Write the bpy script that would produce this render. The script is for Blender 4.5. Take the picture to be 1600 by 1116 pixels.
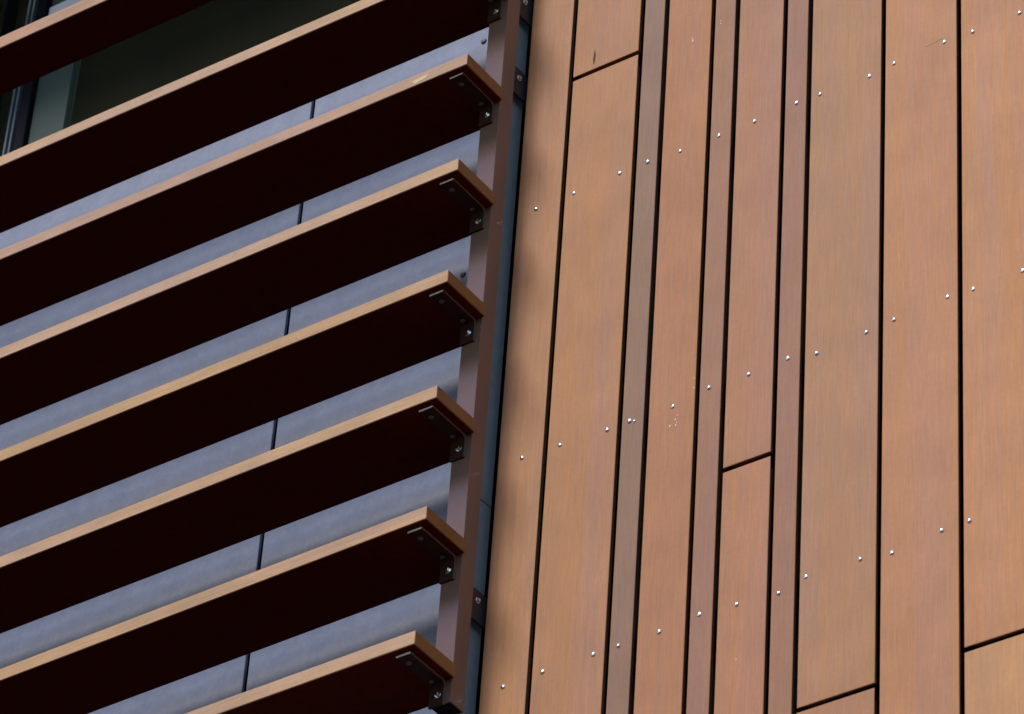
import bpy, bmesh, math, random
from mathutils import Matrix, Vector

random.seed(7)
scene = bpy.context.scene
col = scene.collection
for o in list(bpy.data.objects):
    bpy.data.objects.remove(o)

ZO = 6.556            # height of the picture's centre above the pavement; local z + ZO = world z
# ------------------------------------------------------------------ camera
yaw, pitch, roll = -0.65926292, 0.66803981, 0.07659573
cam_d = bpy.data.cameras.new('camera')
cam_d.sensor_width = 36.0
cam_d.sensor_fit = 'HORIZONTAL'
cam_d.lens = 6801.209 * 36.0 / 1600.0
cam_d.clip_start = 0.1
cam_d.clip_end = 2000.0
cam = bpy.data.objects.new('camera', cam_d)
col.objects.link(cam)
fw = Vector((math.sin(yaw) * math.cos(pitch), math.cos(yaw) * math.cos(pitch), math.sin(pitch)))
rt = Vector((math.cos(yaw), -math.sin(yaw), 0.0))
up = rt.cross(fw)
r2 = math.cos(roll) * rt + math.sin(roll) * up
u2 = -math.sin(roll) * rt + math.cos(roll) * up
cam_loc = -8.0 * fw + Vector((0, 0, ZO))
cam.matrix_world = Matrix(((r2.x, u2.x, -fw.x, cam_loc.x), (r2.y, u2.y, -fw.y, cam_loc.y),
                           (r2.z, u2.z, -fw.z, cam_loc.z), (0, 0, 0, 1)))
scene.camera = cam
cam_d.dof.use_dof = True
cam_d.dof.focus_distance = 8.0
cam_d.dof.aperture_fstop = 11.0

# ------------------------------------------------------------------ sky, sun, exposure
SUN_EL, SUN_AZ = 46.0, -11.0      # azimuth: degrees from the outward normal of the wall, minus = towards the left
world = bpy.data.worlds.new('World')
scene.world = world
world.use_nodes = True
wn = world.node_tree
wn.nodes.clear()
w_out = wn.nodes.new('ShaderNodeOutputWorld')
w_bg = wn.nodes.new('ShaderNodeBackground')
sky = wn.nodes.new('ShaderNodeTexSky')
sky.sky_type = 'NISHITA'
sky.sun_disc = False
sky.sun_elevation = math.radians(SUN_EL)
az = math.radians(SUN_AZ)
sun_dir = Vector((math.sin(az) * math.cos(math.radians(SUN_EL)), -math.cos(az) * math.cos(math.radians(SUN_EL)),
                  math.sin(math.radians(SUN_EL))))
sky.sun_rotation = math.atan2(sun_dir.x, sun_dir.y)
sky.air_density = 1.0
sky.dust_density = 0.4
sky.ozone_density = 1.0
w_bg.inputs['Strength'].default_value = 0.075
wn.links.new(sky.outputs[0], w_bg.inputs[0])
wn.links.new(w_bg.outputs[0], w_out.inputs[0])

sun_d = bpy.data.lights.new('sun', 'SUN')
sun_d.energy = 1.35
sun_d.angle = math.radians(24.0)
sun_d.color = (1.0, 0.93, 0.84)
sun = bpy.data.objects.new('sun', sun_d)
col.objects.link(sun)
sun.location = sun_dir * 30
sun.rotation_euler = (-sun_dir).to_track_quat('-Z', 'Y').to_euler()

scene.view_settings.view_transform = 'Standard'
scene.view_settings.look = 'None'
scene.view_settings.gamma = 1.0
scene.view_settings.use_curve_mapping = False
scene.view_settings.exposure = 1.02
scene.render.engine = 'CYCLES'
scene.render.resolution_x = 1024
scene.render.resolution_y = 714


# ------------------------------------------------------------------ materials
def lin(r, g, b):
    f = lambda c: (c / 255 / 12.92) if c / 255 <= 0.04045 else ((c / 255 + 0.055) / 1.055) ** 2.4
    return (f(r), f(g), f(b), 1.0)


def new_mat(name):
    m = bpy.data.materials.new(name)
    m.use_nodes = True
    nt = m.node_tree
    bs = nt.nodes['Principled BSDF']
    return m, nt, bs


def N(nt, kind, **kw):
    n = nt.nodes.new(kind)
    for k, v in kw.items():
        setattr(n, k, v)
    return n


def noise(nt, vec, scale, detail=4.0, rough=0.55, dist=0.0):
    n = N(nt, 'ShaderNodeTexNoise')
    n.inputs['Scale'].default_value = scale
    n.inputs['Detail'].default_value = detail
    n.inputs['Roughness'].default_value = rough
    n.inputs['Distortion'].default_value = dist
    nt.links.new(vec, n.inputs['Vector'])
    return n.outputs['Fac']


def remap(nt, val, a, b, c, d):
    n = N(nt, 'ShaderNodeMapRange')
    n.inputs['From Min'].default_value = a
    n.inputs['From Max'].default_value = b
    n.inputs['To Min'].default_value = c
    n.inputs['To Max'].default_value = d
    nt.links.new(val, n.inputs['Value'])
    return n.outputs['Result']


def math_n(nt, op, a, b):
    n = N(nt, 'ShaderNodeMath', operation=op)
    for i, v in enumerate((a, b)):
        if isinstance(v, (int, float)):
            n.inputs[i].default_value = v
        else:
            nt.links.new(v, n.inputs[i])
    return n.outputs[0]


def mixc(nt, fac, a, b, mode='MIX'):
    n = N(nt, 'ShaderNodeMix', data_type='RGBA', blend_type=mode)
    if isinstance(fac, (int, float)):
        n.inputs[0].default_value = fac
    else:
        nt.links.new(fac, n.inputs[0])
    for i, v in ((6, a), (7, b)):
        if isinstance(v, tuple):
            n.inputs[i].default_value = v
        else:
            nt.links.new(v, n.inputs[i])
    return n.outputs[2]


def grain_coords(nt, along):
    """object coordinates, shifted by a random amount per object, squeezed along the grain"""
    tc = N(nt, 'ShaderNodeTexCoord')
    oi = N(nt, 'ShaderNodeObjectInfo')
    sh = N(nt, 'ShaderNodeVectorMath', operation='SCALE')
    sh.inputs[0].default_value = (17.0, 9.0, 31.0)
    nt.links.new(oi.outputs['Random'], sh.inputs['Scale'])
    ad = N(nt, 'ShaderNodeVectorMath', operation='ADD')
    nt.links.new(tc.outputs['Object'], ad.inputs[0])
    nt.links.new(sh.outputs[0], ad.inputs[1])
    mp = N(nt, 'ShaderNodeMapping')
    s = {'X': (0.035, 1, 1), 'Z': (1, 1, 0.035), 'Y': (1, 0.035, 1)}[along]
    mp.inputs['Scale'].default_value = s
    nt.links.new(ad.outputs[0], mp.inputs['Vector'])
    return oi, ad.outputs[0], mp.outputs[0]


def wood(name, along, use_obj_color=True, base=(0.4, 0.25, 0.16, 1), rough=0.55, amp=1.0):
    m, nt, bs = new_mat(name)
    oi, raw, gv = grain_coords(nt, along)
    fine = noise(nt, gv, 420.0, 3.0, 0.6)                # pores and fine streaks
    mid = noise(nt, gv, 70.0, 4.0, 0.6, 0.3)             # growth bands
    broad = noise(nt, gv, 14.0, 3.0, 0.5, 0.6)           # heartwood drift
    blot = noise(nt, raw, 9.0, 3.0, 0.5)                 # cloudy weathering, not tied to the grain
    mott = noise(nt, raw, 120.0, 4.0, 0.65)              # mottled surface
    cmap = oi.outputs['Color'] if use_obj_color else None
    if cmap is None:
        rgb = N(nt, 'ShaderNodeRGB')
        rgb.outputs[0].default_value = base
        cmap = rgb.outputs[0]
    warm = mixc(nt, 1.0, cmap, (1.06, 1.00, 0.76, 1), 'MULTIPLY')
    pink = mixc(nt, 1.0, cmap, (1.00, 0.985, 1.08, 1), 'MULTIPLY')
    c1 = mixc(nt, remap(nt, broad, 0.36, 0.64, 0, 1), warm, pink)
    v1 = remap(nt, fine, 0.25, 0.75, 1 - .13 * amp, 1 + .12 * amp)
    v2 = remap(nt, mid, 0.25, 0.75, 1 - .12 * amp, 1 + .10 * amp)
    v3 = remap(nt, blot, 0.3, 0.7, 1 - .085 * amp, 1 + .07 * amp)
    v4 = remap(nt, mott, 0.3, 0.7, 1 - .05 * amp, 1 + .05 * amp)
    v = math_n(nt, 'MULTIPLY', math_n(nt, 'MULTIPLY', v1, v2), math_n(nt, 'MULTIPLY', v3, v4))
    sc = N(nt, 'ShaderNodeVectorMath', operation='SCALE')
    nt.links.new(c1, sc.inputs[0])
    nt.links.new(v, sc.inputs['Scale'])
    nt.links.new(sc.outputs[0], bs.inputs['Base Color'])
    bs.inputs['Roughness'].default_value = rough
    nt.links.new(remap(nt, mid, 0.3, 0.7, rough - .07, rough + .08), bs.inputs['Roughness'])
    bs.inputs['Specular IOR Level'].default_value = 0.35
    bp = N(nt, 'ShaderNodeBump')
    bp.inputs['Strength'].default_value = 0.18
    bp.inputs['Distance'].default_value = 0.0012
    nt.links.new(math_n(nt, 'ADD', math_n(nt, 'MULTIPLY', fine, .7), mid), bp.inputs['Height'])
    nt.links.new(bp.outputs[0], bs.inputs['Normal'])
    return m


def plain(name, base, rough=0.5, metal=0.0, spec=0.5, var=0.12, scale=40.0, bump=0.0, coat=0.0, tint=None):
    m, nt, bs = new_mat(name)
    tc = N(nt, 'ShaderNodeTexCoord')
    f = noise(nt, tc.outputs['Object'], scale, 5.0, 0.6)
    lo = tuple(c * (1 - var) for c in base[:3]) + (1,)
    hi = tuple(min(1, c * (1 + var)) for c in base[:3]) + (1,)
    nt.links.new(mixc(nt, remap(nt, f, .3, .7, 0, 1), lo, hi), bs.inputs['Base Color'])
    nt.links.new(remap(nt, f, .3, .7, max(.02, rough - .05), rough + .05), bs.inputs['Roughness'])
    bs.inputs['Metallic'].default_value = metal
    bs.inputs['Specular IOR Level'].default_value = spec
    bs.inputs['Coat Weight'].default_value = coat
    if tint:
        bs.inputs['Specular Tint'].default_value = tint
    if bump:
        bp = N(nt, 'ShaderNodeBump')
        bp.inputs['Strength'].default_value = bump
        bp.inputs['Distance'].default_value = 0.001
        nt.links.new(f, bp.inputs['Height'])
        nt.links.new(bp.outputs[0], bs.inputs['Normal'])
    return m


def panel_mat():
    m, nt, bs = new_mat('fibre_cement')
    tc = N(nt, 'ShaderNodeTexCoord')
    mp = N(nt, 'ShaderNodeMapping')
    mp.inputs['Scale'].default_value = (1, 1, 0.8)
    nt.links.new(tc.outputs['Object'], mp.inputs['Vector'])
    a = noise(nt, mp.outputs[0], 130.0, 6.0, 0.72)
    b = noise(nt, mp.outputs[0], 24.0, 5.0, 0.6)
    g = noise(nt, tc.outputs['Object'], 600.0, 2.0, 0.5)
    c = mixc(nt, remap(nt, b, .3, .7, 0, 1), (.200, .227, .328, 1), (.246, .274, .386, 1))
    v = math_n(nt, 'MULTIPLY', remap(nt, a, .25, .75, .88, 1.12), remap(nt, g, .25, .75, .93, 1.07))
    sc = N(nt, 'ShaderNodeVectorMath', operation='SCALE')
    nt.links.new(c, sc.inputs[0])
    nt.links.new(v, sc.inputs['Scale'])
    nt.links.new(sc.outputs[0], bs.inputs['Base Color'])
    bs.inputs['Roughness'].default_value = 0.62
    bp = N(nt, 'ShaderNodeBump')
    bp.inputs['Strength'].default_value = 0.12
    bp.inputs['Distance'].default_value = 0.001
    nt.links.new(a, bp.inputs['Height'])
    nt.links.new(bp.outputs[0], bs.inputs['Normal'])
    return m


def glass_mat():
    m, nt, bs = new_mat('window_glass')
    nt.nodes.remove(bs)
    tr = N(nt, 'ShaderNodeBsdfTransparent')
    tr.inputs[0].default_value = (.72, .80, .76, 1)
    gl = N(nt, 'ShaderNodeBsdfGlossy')
    gl.inputs['Roughness'].default_value = 0.01
    fr = N(nt, 'ShaderNodeFresnel')
    fr.inputs['IOR'].default_value = 1.5
    mx = N(nt, 'ShaderNodeMixShader')
    nt.links.new(fr.outputs[0], mx.inputs[0])
    nt.links.new(tr.outputs[0], mx.inputs[1])
    nt.links.new(gl.outputs[0], mx.inputs[2])
    df = N(nt, 'ShaderNodeBsdfDiffuse')                  # thin pale film painted in for faint light from the room
    tc = N(nt, 'ShaderNodeTexCoord')
    nt.links.new(mixc(nt, noise(nt, tc.outputs['Object'], 7.0, 5.0, .65), (.34, .31, .20, 1), (.66, .60, .42, 1)), df.inputs[0])
    dm = N(nt, 'ShaderNodeMixShader')
    dm.inputs[0].default_value = 0.026
    nt.links.new(mx.outputs[0], dm.inputs[1])
    nt.links.new(df.outputs[0], dm.inputs[2])
    nt.links.new(dm.outputs[0], nt.nodes['Material Output'].inputs[0])
    return m


def ground_mat():
    m, nt, bs = new_mat('asphalt')
    tc = N(nt, 'ShaderNodeTexCoord')
    a = noise(nt, tc.outputs['Object'], 60.0, 6.0, 0.7)
    b = noise(nt, tc.outputs['Object'], 0.6, 4.0, 0.6)
    c = mixc(nt, remap(nt, b, .3, .7, 0, 1), (.038, .037, .036, 1), (.055, .053, .05, 1))
    sc = N(nt, 'ShaderNodeVectorMath', operation='SCALE')
    nt.links.new(c, sc.inputs[0])
    nt.links.new(remap(nt, a, .2, .8, .7, 1.3), sc.inputs['Scale'])
    nt.links.new(sc.outputs[0], bs.inputs['Base Color'])
    bs.inputs['Roughness'].default_value = 0.9
    return m


M = dict(
    plank=wood('plank_wood', 'Z'),
    edge_x=wood('edge_band_wood', 'X', rough=.6, amp=1.15),
    edge_y=wood('edge_band_end_wood', 'Y', rough=.6, amp=1.1),
    core=plain('shade_toned_board', (.072, .009, .003), rough=.9, spec=.04, var=.2, scale=60),  # shade of the undersides put into the near-black board colour
    post=plain('brown_powder_coat', (.165, .098, .068), rough=.19, spec=.6, tint=(.42, .48, 1, 1), var=.05, scale=160, bump=.03),  # blue of the sky reflection put into the specular tint
    bracket=plain('brown_bracket_paint', (.034, .013, .008), rough=.7, spec=.12, var=.12, scale=120),
    cut=plain('bare_cut_metal', (.92, .90, .88), rough=.5, metal=0.0, var=.1, scale=300),
    steel=plain('stainless_steel', (.86, .85, .84), rough=.17, metal=1.0, var=.04, scale=500),
    screw=plain('dull_screw_steel', (.09, .085, .09), rough=.5, metal=.4, var=.1, scale=500),
    black=plain('black_membrane', (.008, .007, .006), rough=.9, spec=.1, var=.3, scale=60),
    dark_steel=plain('dark_steel', (.020, .022, .028), rough=.45, spec=.4, var=.15, scale=80),
    panel=panel_mat(),
    glass=glass_mat(),
    frame=plain('anthracite_frame', (.006, .007, .011), rough=.6, spec=.06, var=.1, scale=60),
    gasket=plain('grey_aluminium_bead', (.13, .16, .19), rough=.5, spec=.5, var=.1, scale=60),
    reveal=plain('grey_green_infill', (.044, .072, .062), rough=.7, var=.08, scale=12),
    pale=plain('pale_bluish', (.85, .85, .92), rough=.7, var=.05, scale=20),
    room=plain('dark_room_paint', (.62, .64, .50), rough=.8, spec=.2, var=.15, scale=6),
    patch=plain('pale_wood_filler', (.62, .44, .24), rough=.6, var=.08, scale=300),
    fleck=plain('white_paint_fleck', (.70, .64, .58), rough=.6, var=.1, scale=600),
    crack=plain('dark_wood_split', (.10, .055, .035), rough=.8, spec=.1, var=.3, scale=400),
    ground=ground_mat(),
)


# ------------------------------------------------------------------ mesh helpers
def mesh_from(bm, name, mat, smooth=False):
    me = bpy.data.meshes.new(name)
    bm.normal_update()
    bm.to_mesh(me)
    bm.free()
    me.materials.append(mat)
    if smooth:
        for p in me.polygons:
            p.use_smooth = True
    return me


def add(name, me, parent=None, loc=(0, 0, 0), color=None):
    o = bpy.data.objects.new(name, me)
    col.objects.link(o)
    o.location = loc
    if parent:
        o.parent = parent
    if color:
        o.color = color
    return o


def box_bm(sx, sy, sz, bevel=0.0, seg=1):
    bm = bmesh.new()
    bmesh.ops.create_cube(bm, size=1.0)
    bmesh.ops.scale(bm, vec=(sx, sy, sz), verts=bm.verts)
    if bevel:
        bmesh.ops.bevel(bm, geom=list(bm.edges), offset=bevel, segments=seg, affect='EDGES', profile=.6)
    return bm


def box(name, mat, x0, x1, y0, y1, z0, z1, parent=None, bevel=0.0, seg=1, color=None, base=(0, 0, 0)):
    """box between two corners, its origin in its middle; `base` is the parent's own location"""
    me = mesh_from(box_bm(x1 - x0, y1 - y0, z1 - z0, bevel, seg), name, mat)
    return add(name, me, parent, ((x0 + x1) / 2 - base[0], (y0 + y1) / 2 - base[1], (z0 + z1) / 2 - base[2]), color)


def plank_bm(sx, sy, sz, inset=.0085, depth=.0105, r=.0012):
    """cladding board: softened arrises, then all four sides undercut towards the back"""
    rows = [(-sy / 2, r), (-sy / 2 + r * .35, r * .3), (-sy / 2 + r * 1.1, 0), (-sy / 2 + depth, inset), (sy / 2, inset)]
    bm = bmesh.new()
    rings = []
    for y, k in rows:
        x, z = sx / 2 - k, sz / 2 - k * (1.45 if k == inset else 1)
        rings.append([bm.verts.new(v) for v in ((-x, y, -z), (x, y, -z), (x, y, z), (-x, y, z))])
    bm.faces.new(rings[0])
    bm.faces.new(rings[-1][::-1])
    for a, b in zip(rings, rings[1:]):
        for i in range(4):
            j = (i + 1) % 4
            bm.faces.new((a[i], b[i], b[j], a[j]))
    bmesh.ops.recalc_face_normals(bm, faces=bm.faces)
    return bm


def prism_bm(pts, z0, z1):
    bm = bmesh.new()
    lo = [bm.verts.new((x, y, z0)) for x, y in pts]
    hi = [bm.verts.new((x, y, z1)) for x, y in pts]
    n = len(pts)
    bm.faces.new(hi)
    bm.faces.new(lo[::-1])
    for i in range(n):
        bm.faces.new((lo[i], lo[(i + 1) % n], hi[(i + 1) % n], hi[i]))
    bmesh.ops.recalc_face_normals(bm, faces=bm.faces)
    return bm


def lathe_bm(prof, n=14):
    """profile of (radius, height) turned round -Y: a fixing head that stands on a wall"""
    bm = bmesh.new()
    rings = []
    for r, h in prof:
        if r < 1e-6:
            rings.append([bm.verts.new((0, -h, 0))])
        else:
            rings.append([bm.verts.new((r * math.cos(2 * math.pi * i / n), -h, r * math.sin(2 * math.pi * i / n)))
                          for i in range(n)])
    for a, b in zip(rings, rings[1:]):
        for i in range(n):
            j = (i + 1) % n
            if len(b) == 1:
                bm.faces.new((a[i], a[j], b[0]))
            elif len(a) == 1:
                bm.faces.new((a[0], b[j], b[i]))
            else:
                bm.faces.new((a[i], a[j], b[j], b[i]))
    bmesh.ops.recalc_face_normals(bm, faces=bm.faces)
    return bm


def thing(name, label, cat, loc):
    o = bpy.data.objects.new(name, None)
    col.objects.link(o)
    o.location = loc
    o['label'] = label
    o['category'] = cat
    return o


# ------------------------------------------------------------------ setting: the ground
bm = bmesh.new()
bmesh.ops.create_grid(bm, x_segments=8, y_segments=8, size=400)
g = add('ground', mesh_from(bm, 'ground', M['ground']))
g['kind'] = 'structure'

# ------------------------------------------------------------------ timber cladding
base = (0.55, 0.0, 0.0)
clad = thing('timber_cladding', 'brown vertical timber plank cladding of mixed board widths with steel nail heads',
             'cladding', base)
edges = [(-.0133, .0864), (.0961, .2471), (.2570, .3039), (.3138, .4119), (.4208, .4668), (.4765, .5743),
         (.5831, .6293), (.6384, .7875), (.7964, .9450), (.9533, 1.1020), (1.111, 1.157), (1.166, 1.264), (1.273, 1.422)]
joints = {1: .6402, 5: -.4438, 7: -.9941, 9: -.9838}
# colours of the boards themselves (upper length, lower length)
WOODC = [((0.417, 0.2, 0.099), None),
         ((0.394, 0.178, 0.084), (0.399, 0.183, 0.089)),
         ((0.25, 0.134, 0.092), None),
         ((0.386, 0.164, 0.077), None),
         ((0.312, 0.144, 0.085), None),
         ((0.379, 0.168, 0.091), (0.403, 0.173, 0.086)),
         ((0.314, 0.142, 0.084), None),
         ((0.376, 0.178, 0.088), (0.4, 0.175, 0.079)),
         ((0.432, 0.188, 0.087), None),
         ((0.445, 0.194, 0.088), (0.475, 0.235, 0.122)),
         ((0.323, 0.144, 0.083), None),
         ((0.394, 0.169, 0.082), None),
         ((0.413, 0.182, 0.087), None)]
ZB, ZT = 0.12, ZO + 3.2
GAP = 0.0095
planks = []
for i, (x0, x1) in enumerate(edges):
    x0, x1 = x0 + .0003, x1 - .0004
    cuts = []
    if i in joints:
        cuts.append(joints[i] + ZO)
    top_c = ZO + 1.25 + random.random() * .9
    if not cuts or cuts[0] < ZO + .3:
        cuts.append(top_c + .4)
    low = min(cuts)
    while low - ZB > 3.3:
        step = 2.9 + random.random() * .35
        low -= step
        if ZO - 1.5 < low:
            low = ZO - 1.5 - random.random() * .5
        if low - ZB > .5:
            cuts.append(low)
    zs = [ZB] + sorted(cuts) + [ZT]
    for a, b in zip(zs, zs[1:]):
        y = random.uniform(-.0007, .0007)
        ca, cb = WOODC[i]
        c = ca
        if cb and (b <= cuts[0] + 1e-6):
            c = cb
        za, zb = a + (GAP / 2 if a > ZB else 0), b - (GAP / 2 if b < ZT else 0)
        p = add('plank', mesh_from(plank_bm(x1 - x0, .021, zb - za), 'plank', M['plank']), clad,
                ((x0 + x1) / 2 - base[0], .0105 + y - base[1], (za + zb) / 2), (*c, 1))
        p.rotation_euler = (0, 0, random.uniform(-.004, .004))
        planks.append((x0, x1, a, b, y, p))
box('backing_board', M['black'], -.0100, 1.430, .060, .075, 0.0, ZT + .02, clad, base=base)
for z in (-.7377, -.2522, .3431, .95, 1.55, 2.2, 2.9, -1.35, -2.0, -2.6, -3.2, -3.8, -4.4, -5.0, -5.6, -6.2):
    box('batten', M['black'], -.0085, 1.428, .0232, .0598, z + ZO - .022, z + ZO + .022, clad, base=base)


def plank_at(x, z):
    for x0, x1, a, b, y, p in planks:
        if x0 <= x <= x1 and a <= z <= b:
            return p
    return None


nail_me = mesh_from(lathe_bm([(.0047, -.0006), (.0047, .0006), (.0040, .0016), (.0026, .0024), (.0010, .0028), (0, .0029)]),
                    'nail', M['steel'], True)
nails = [(0.031, 0.343), (0.117, 0.345), (0.22, 0.348), (0.283, 0.348), (0.355, 0.342), (0.44, 0.341), (0.518, 0.34),
         (0.608, 0.344), (0.658, 0.342), (0.763, 0.337), (0.815, 0.343), (0.919, 0.345), (0.978, 0.342), (1.073, 0.342),
         (0.041, -0.249), (0.124, -0.252), (0.226, -0.257), (0.274, -0.256), (0.365, -0.259), (0.441, -0.248),
         (0.524, -0.251), (0.604, -0.248), (0.663, -0.261), (0.763, -0.255), (0.819, -0.251), (0.925, -0.245),
         (0.975, -0.249), (1.07, -0.248),
         (0.036, -.743), (0.119, -.740), (0.224, -.740), (0.276, -.740), (0.359, -.740), (0.440, -.733), (0.515, -.739),
         (0.598, -.745), (0.651, -.730), (0.757, -.733), (0.818, -.743), (0.913, -.733), (0.965, -.732), (1.07, -.737)]
for z in (.95, 1.55, -1.35, -2.0):
    for x0, x1 in edges:
        w = x1 - x0
        nails += [(x0 + w * .5, z)] if w < .06 else [(x0 + w * .17, z + random.uniform(-.005, .005)),
                                                     (x0 + w * .83, z + random.uniform(-.005, .005))]


def on_plank(name, me, x, z):
    p = plank_at(x, z + ZO)
    if not p:
        return None
    o = add(name, me, p)
    # the plank's own origin is its middle; its front face lies 10.5 mm in front of it
    o.location = (x - (p.location.x + base[0]), -.0105, z + ZO - p.location.z)
    return o


for x, z in nails:
    o = on_plank('nail', nail_me, x, z)
    if o:
        s = random.uniform(.92, 1.08)
        o.scale = (s, random.uniform(.85, 1.2), s)
        o.rotation_euler = (random.uniform(-.12, .12), 0, random.uniform(-.12, .12))
small = on_plank('nail', nail_me, .2845, -.2605)
small.scale = (.6, .8, .6)


def sliver(pts, t=.0004):
    bm = bmesh.new()
    f = [bm.verts.new((x, -t, z)) for x, z in pts]
    b = [bm.verts.new((x, .0002, z)) for x, z in pts]
    bm.faces.new(f)
    n = len(pts)
    for i in range(n):
        bm.faces.new((f[i], b[i], b[(i + 1) % n], f[(i + 1) % n]))
    bmesh.ops.recalc_face_normals(bm, faces=bm.faces)
    return bm


FLECKS = [(.3706, .617), (.3722, .611), (.3712, .6085), (.435, .6302), (.4345, .624), (.3719, -.2903), (.3750, -.2986),
          (.3735, -.3040), (.3610, -.3010), (.4085, -.213), (.4090, -.235), (.5175, -.8506), (.376, -.283)]
for k, (x, z) in enumerate(FLECKS):
    s = random.uniform(.0012, .0024)
    pts = [(s * .7 * math.cos(a) * random.uniform(.6, 1.2), s * 1.3 * math.sin(a) * random.uniform(.6, 1.2))
           for a in [j * math.pi / 3 for j in range(6)]]
    on_plank('paint_fleck', mesh_from(sliver(pts, .0003), 'paint_fleck', M['fleck']), x, z)
on_plank('wood_split', mesh_from(sliver([(.0002, .028), (.0030, .012), (.0016, -.004), (-.0008, -.012), (-.0026, .004)]),
                                 'wood_split', M['crack']), .1442, .668)
on_plank('wood_split', mesh_from(sliver([(-.020, -.0012), (.001, .0004), (.016, .0032), (.001, .0012)]),
                                 'wood_split', plain('faint_scratch', (.34, .20, .13), rough=.6)), .900, .352)

# ------------------------------------------------------------------ grey panel wall behind the louvres
base = (-1.6, .02, 0.0)
wall = thing('panel_cladding', 'blue grey fibre cement panel wall behind the timber louvres', 'wall', base)
WIN_Z = ZO + 1.06
for x0, x1 in ((-3.4, -1.878), (-1.868, -.5800), (-.5700, -.0420)):
    for z0, z1 in ((.15, ZO - 4.1), (ZO - 4.09, ZO - 1.55), (ZO - 1.54, WIN_Z)):
        p = box('panel', M['panel'], x0, x1, .020, .028, z0, z1, wall, .0008, 1, base=base)
        if x1 > -.1 and z1 == WIN_Z:
            fix = mesh_from(lathe_bm([(.0065, -.0005), (.0065, .001), (.0050, .0028), (.0024, .0038), (0, .0040)]),
                            'fixing', M['screw'], True)
            for fx, fz in ((-.1460, .871), (-.1470, .272), (-.1470, -.33), (-.1470, -.93)):
                add('fixing', fix, p, (fx - (x0 + x1) / 2, -.004, fz + ZO - (z0 + z1) / 2))
box('backing_board', M['black'], -3.4, -.0420,   .045, .060, 0, WIN_Z - .03, wall, base=base)
box('panel', M['panel'], -3.4, -.0420, .020, .028, ZO + 2.95, ZO + 3.3, wall, .0008, 1, base=base)

# ------------------------------------------------------------------ window above the panels
base = (-1.6, .14, WIN_Z)
win = thing('window', 'dark glazed window with black frame behind the topmost louvres', 'window', base)
WT = ZO + 2.93
box('sill', M['frame'], -3.4, -.0420, .018, .150, WIN_Z + .004, WIN_Z + .030, win, .002, base=base)
for x0, x1 in ((-3.4, -3.34), (-1.620, -1.612), (-1.513, -1.4840), (-.110, -.0420)):
    mu = box('mullion', M['frame'], x0, x1, .105, .160, WIN_Z + .031, WT, win, .002, base=base)
for x in (-1.5575, -1.5430):
    box('glazing_bead', M['gasket'], x - .0030, x + .0030, .122, .137, WIN_Z + .031, WT, win, .001, base=base)
box('frame_head', M['frame'], -3.4, -.0420, .105, .160, WT + .001, WT + .06, win, .002, base=base)
box('mullion', M['frame'], -1.562, -1.5380, .138, .160, WIN_Z + .031, WT, win, .002, base=base)
for x0, x1 in ((-3.339, -1.621), (-1.611, -1.5625), (-1.3815, -.1105)):
    box('pane', M['glass'], x0, x1, .140, .146, WIN_Z + .031, WT - .001, win, base=base)
ip = box('infill_panel', M['reveal'], -1.4830, -1.3820, .1195, .1390, WIN_Z + .031, WT - .001, win, .001, base=base)
box('pale_strip', M['pale'], -1.4828, -1.3822, .1150, .1193, ZO + 1.645, ZO + 1.688, win, .0006, base=base)  # pale band across the infill panel

# the room behind the glass
bm = bmesh.new()
x0, x1, y0, y1, z0, z1 = -3.42, -.04, .161, 2.6, ZO + .55, ZO + 3.02
vs = [bm.verts.new(v) for v in ((x0, y0, z0), (x1, y0, z0), (x1, y1, z0), (x0, y1, z0),
                                (x0, y0, z1), (x1, y0, z1), (x1, y1, z1), (x0, y1, z1))]
for f in ((0, 1, 2, 3), (4, 7, 6, 5), (1, 5, 6, 2), (2, 6, 7, 3), (0, 3, 7, 4)):
    bm.faces.new([vs[i] for i in f])
room = add('room_walls', mesh_from(bm, 'room_walls', M['room']))
room['kind'] = 'structure'

# ------------------------------------------------------------------ louvre screen
base = (-.032, -.065, ZO - .807)
scr = thing('louvre_screen', 'horizontal timber louvre slats bracketed to a brown steel post', 'louvre', base)
YF, YP, YK, TH, L = -.2045, -.0850, -.0351, .0268, 2.75
PX0, PX1 = -.0530, -.0105
slats = [  # z of the top edge at the tip, x of the tip, slope along the length, thickness
    (.8666, -.0030, -.0145, TH), (.5966, -.0030, -.0139, TH), (.3327, -.0023, -.0048, TH), (.0646, -.0030, -.0001, TH),
    (-.2018, -.0044, .0035, TH), (-.4693, -.0035, .0099, TH), (-.7332, -.0043, .0044, TH),
    (1.232, -.0030, -.0145, .033), (1.665, -.0030, -.006, TH), (1.858, -.0030, 0, TH), (2.052, -.0030, 0, TH), (2.25, -.003, 0, TH)]  # after the first, unseen slats spaced to block sky reflections in the glass
BAND = .003
meshes = {}
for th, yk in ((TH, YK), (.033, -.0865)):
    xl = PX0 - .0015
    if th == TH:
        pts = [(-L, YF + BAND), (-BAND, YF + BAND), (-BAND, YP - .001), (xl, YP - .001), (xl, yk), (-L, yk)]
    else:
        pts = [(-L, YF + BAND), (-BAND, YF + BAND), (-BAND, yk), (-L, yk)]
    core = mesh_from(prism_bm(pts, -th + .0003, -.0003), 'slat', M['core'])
    b = box_bm(L, BAND, th, .0009, 2)
    bmesh.ops.translate(b, vec=(-L / 2, YF + BAND / 2, -th / 2), verts=b.verts)
    fb = mesh_from(b, 'edge_band', M['edge_x'])
    yb = YP - .001 if th == TH else yk
    b = box_bm(BAND, yb - YF - BAND, th, .0009, 2)
    bmesh.ops.translate(b, vec=(-BAND / 2, (YF + BAND + yb) / 2, -th / 2), verts=b.verts)
    eb = mesh_from(b, 'edge_band', M['edge_y'])
    meshes[th] = (core, fb, eb)

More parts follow.
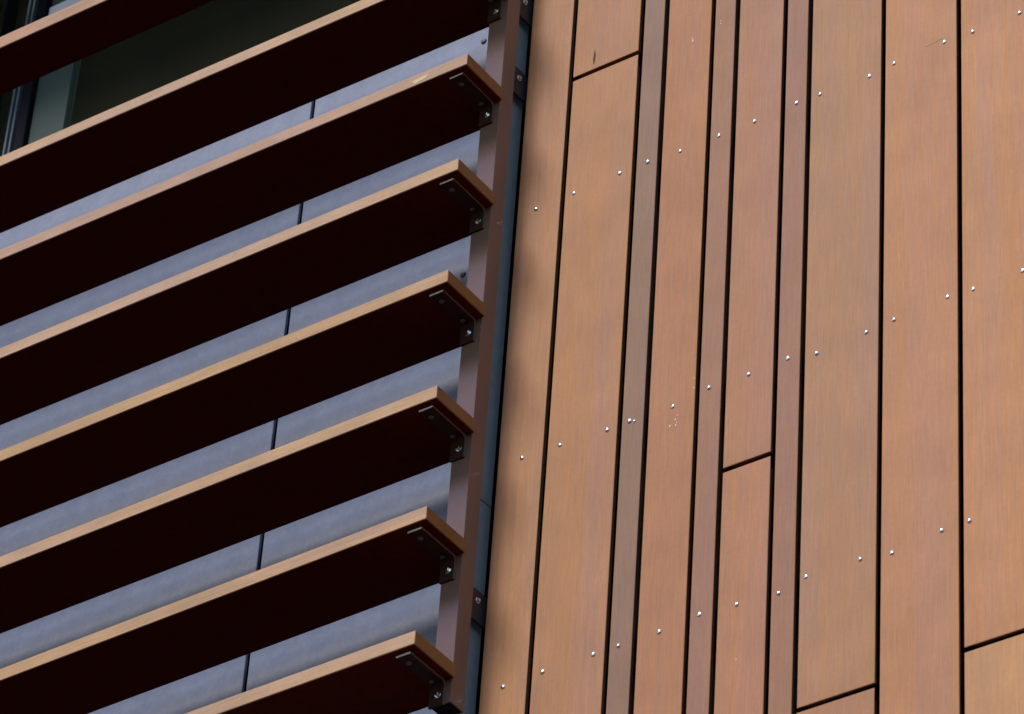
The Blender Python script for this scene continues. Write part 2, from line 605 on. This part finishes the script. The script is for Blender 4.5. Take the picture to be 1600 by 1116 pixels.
# angle bracket: horizontal leg under the slat, vertical leg on the post
BX0, BX1 = -.0545, -.0235
prof = [(-.188, 0), (YP - .0002, 0), (YP - .0002, -.0500), (YP - .0044, -.0500), (YP - .0044, -.0100), (YP - .0062, -.0066),
        (YP - .0096, -.0042), (-.188, -.0042)]
bm = bmesh.new()
a = [bm.verts.new((BX0, y, z)) for y, z in prof]
b = [bm.verts.new((BX1, y, z)) for y, z in prof]
bm.faces.new(a)
bm.faces.new(b[::-1])
for i in range(len(prof)):
    j = (i + 1) % len(prof)
    bm.faces.new((a[i], b[i], b[j], a[j]))
bmesh.ops.recalc_face_normals(bm, faces=bm.faces)
bmesh.ops.bevel(bm, geom=[e for e in bm.edges if abs((e.verts[0].co - e.verts[1].co).x) < 1e-6], offset=.0005, segments=1,
                affect='EDGES')
bracket_me = mesh_from(bm, 'bracket', M['bracket'])
bm = bmesh.new()
ring = [[bm.verts.new((x, y, z)) for y, z in prof] for x in (BX1 + .0001, BX1 + .0007)]
bm.faces.new(ring[0])
bm.faces.new(ring[1][::-1])
for i in range(len(prof)):
    j = (i + 1) % len(prof)
    bm.faces.new((ring[0][i], ring[1][i], ring[1][j], ring[0][j]))
bmesh.ops.recalc_face_normals(bm, faces=bm.faces)
lit_edge_me = mesh_from(bm, 'lit_edge', plain('lit_brown_edge', (.16, .10, .08), rough=.5))  # lighter strip painting the light along the bracket's side edge
b = box_bm(BX1 - BX0 - .001, .0008, .0036)
bmesh.ops.translate(b, vec=((BX0 + BX1) / 2, -.1884, -.0021), verts=b.verts)
cut_me = mesh_from(b, 'cut_edge', M['cut'])


def hex_bolt():
    bm = lathe_bm([(.0098, -.0003), (.0098, .0012), (.0092, .0016), (.0060, .0017)], 18)
    pr = lathe_bm([(.0062, .0015), (.0062, .0052), (.0054, .0062), (0, .0064)], 6)
    me = bpy.data.meshes.new('t')
    pr.to_mesh(me)
    pr.free()
    bm.from_mesh(me)
    bpy.data.meshes.remove(me)
    return bm


bolt_me = mesh_from(hex_bolt(), 'bolt', M['steel'])
b = lathe_bm([(.0052, -.0003), (.0052, .0008), (.0034, .0024), (0, .0028)], 12)
bmesh.ops.rotate(b, cent=(0, 0, 0), matrix=Matrix.Rotation(math.radians(90), 3, 'X'), verts=b.verts)
screw_me = mesh_from(b, 'screw', M['screw'], True)
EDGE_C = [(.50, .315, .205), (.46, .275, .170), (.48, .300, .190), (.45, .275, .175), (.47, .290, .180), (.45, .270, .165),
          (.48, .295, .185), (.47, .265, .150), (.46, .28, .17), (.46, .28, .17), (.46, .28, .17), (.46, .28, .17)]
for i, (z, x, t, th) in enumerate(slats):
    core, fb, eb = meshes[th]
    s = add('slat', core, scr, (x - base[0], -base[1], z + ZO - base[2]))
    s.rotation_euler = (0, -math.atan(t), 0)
    add('edge_band', fb, s, color=(*EDGE_C[i], 1))
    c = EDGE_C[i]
    add('edge_band', eb, s, color=(c[0] * .52, c[1] * .40, c[2] * .22, 1))  # darker end grain, with the dimmer side light put into its colour
    if i == 1:      # filled repair in the front edge
        pt = [(-.1320, -.0140), (-.1200, -.0235), (-.0960, -.0185), (-.0880, -.0105)]
        bm = bmesh.new()
        f = [bm.verts.new((px, YF - .0004, pz)) for px, pz in pt]
        k = [bm.verts.new((px, YF + .0005, pz)) for px, pz in pt]
        bm.faces.new(f)
        for j in range(4):
            bm.faces.new((f[j], k[j], k[(j + 1) % 4], f[(j + 1) % 4]))
        bmesh.ops.recalc_face_normals(bm, faces=bm.faces)
        add('repair_patch', mesh_from(bm, 'repair_patch', M['patch']), s)
    zb = z - th + t * (-.04) - .0002
    br = add('bracket', bracket_me, scr, (-base[0], -base[1], zb + ZO - base[2]))
    add('cut_edge', cut_me, br)
    add('lit_edge', lit_edge_me, br)
    bo = add('bolt', bolt_me, br, (-.0355, YP - .0046, -.0285))
    bo.rotation_euler = (0, random.uniform(0, 1), 0)
    bo.scale = (.72, 1, .72)
    for sy in (-.166, -.100):
        add('screw', screw_me, br, (-.0425, sy, -.0044))
# post with its fixings
post = box('post', M['post'], PX0, PX1, YP, -.0455, ZO - .807, ZO + 2.62, scr, .0006, 1, base=base)
box('hollow_shade', M['black'], PX0 + .002, PX1 - .002, YP + .002, -.0475, ZO - .8078, ZO - .8066, post, base=tuple(  # black sheet painted in for the shade of the hollow post end
    post.location[i] + base[i] for i in range(3)))
for z in (.905, .705, -.531, 1.95):
    t0 = box('tie_plate', M['dark_steel'], -.0250, -.0190, -.0452, .0190, z + ZO - .066, z + ZO, scr, .0008, base=base)
    bo = add('bolt', bolt_me, t0, (.0032, -.008, .010))
    bo.scale = (.62, .8, .62)
    bo.rotation_euler = (0, 0, math.radians(90))
CLO = plain('blue_grey_steel', (.26, .29, .31), rough=.5, spec=.3, var=.12, scale=50)
for z0, z1 in ((-.79, -.3215), (-.3185, 2.60)):
    box('closer_plate', CLO, -.0400, -.0360, -.0440, .0190, z0 + ZO, z1 + ZO, scr, .0006, base=base)
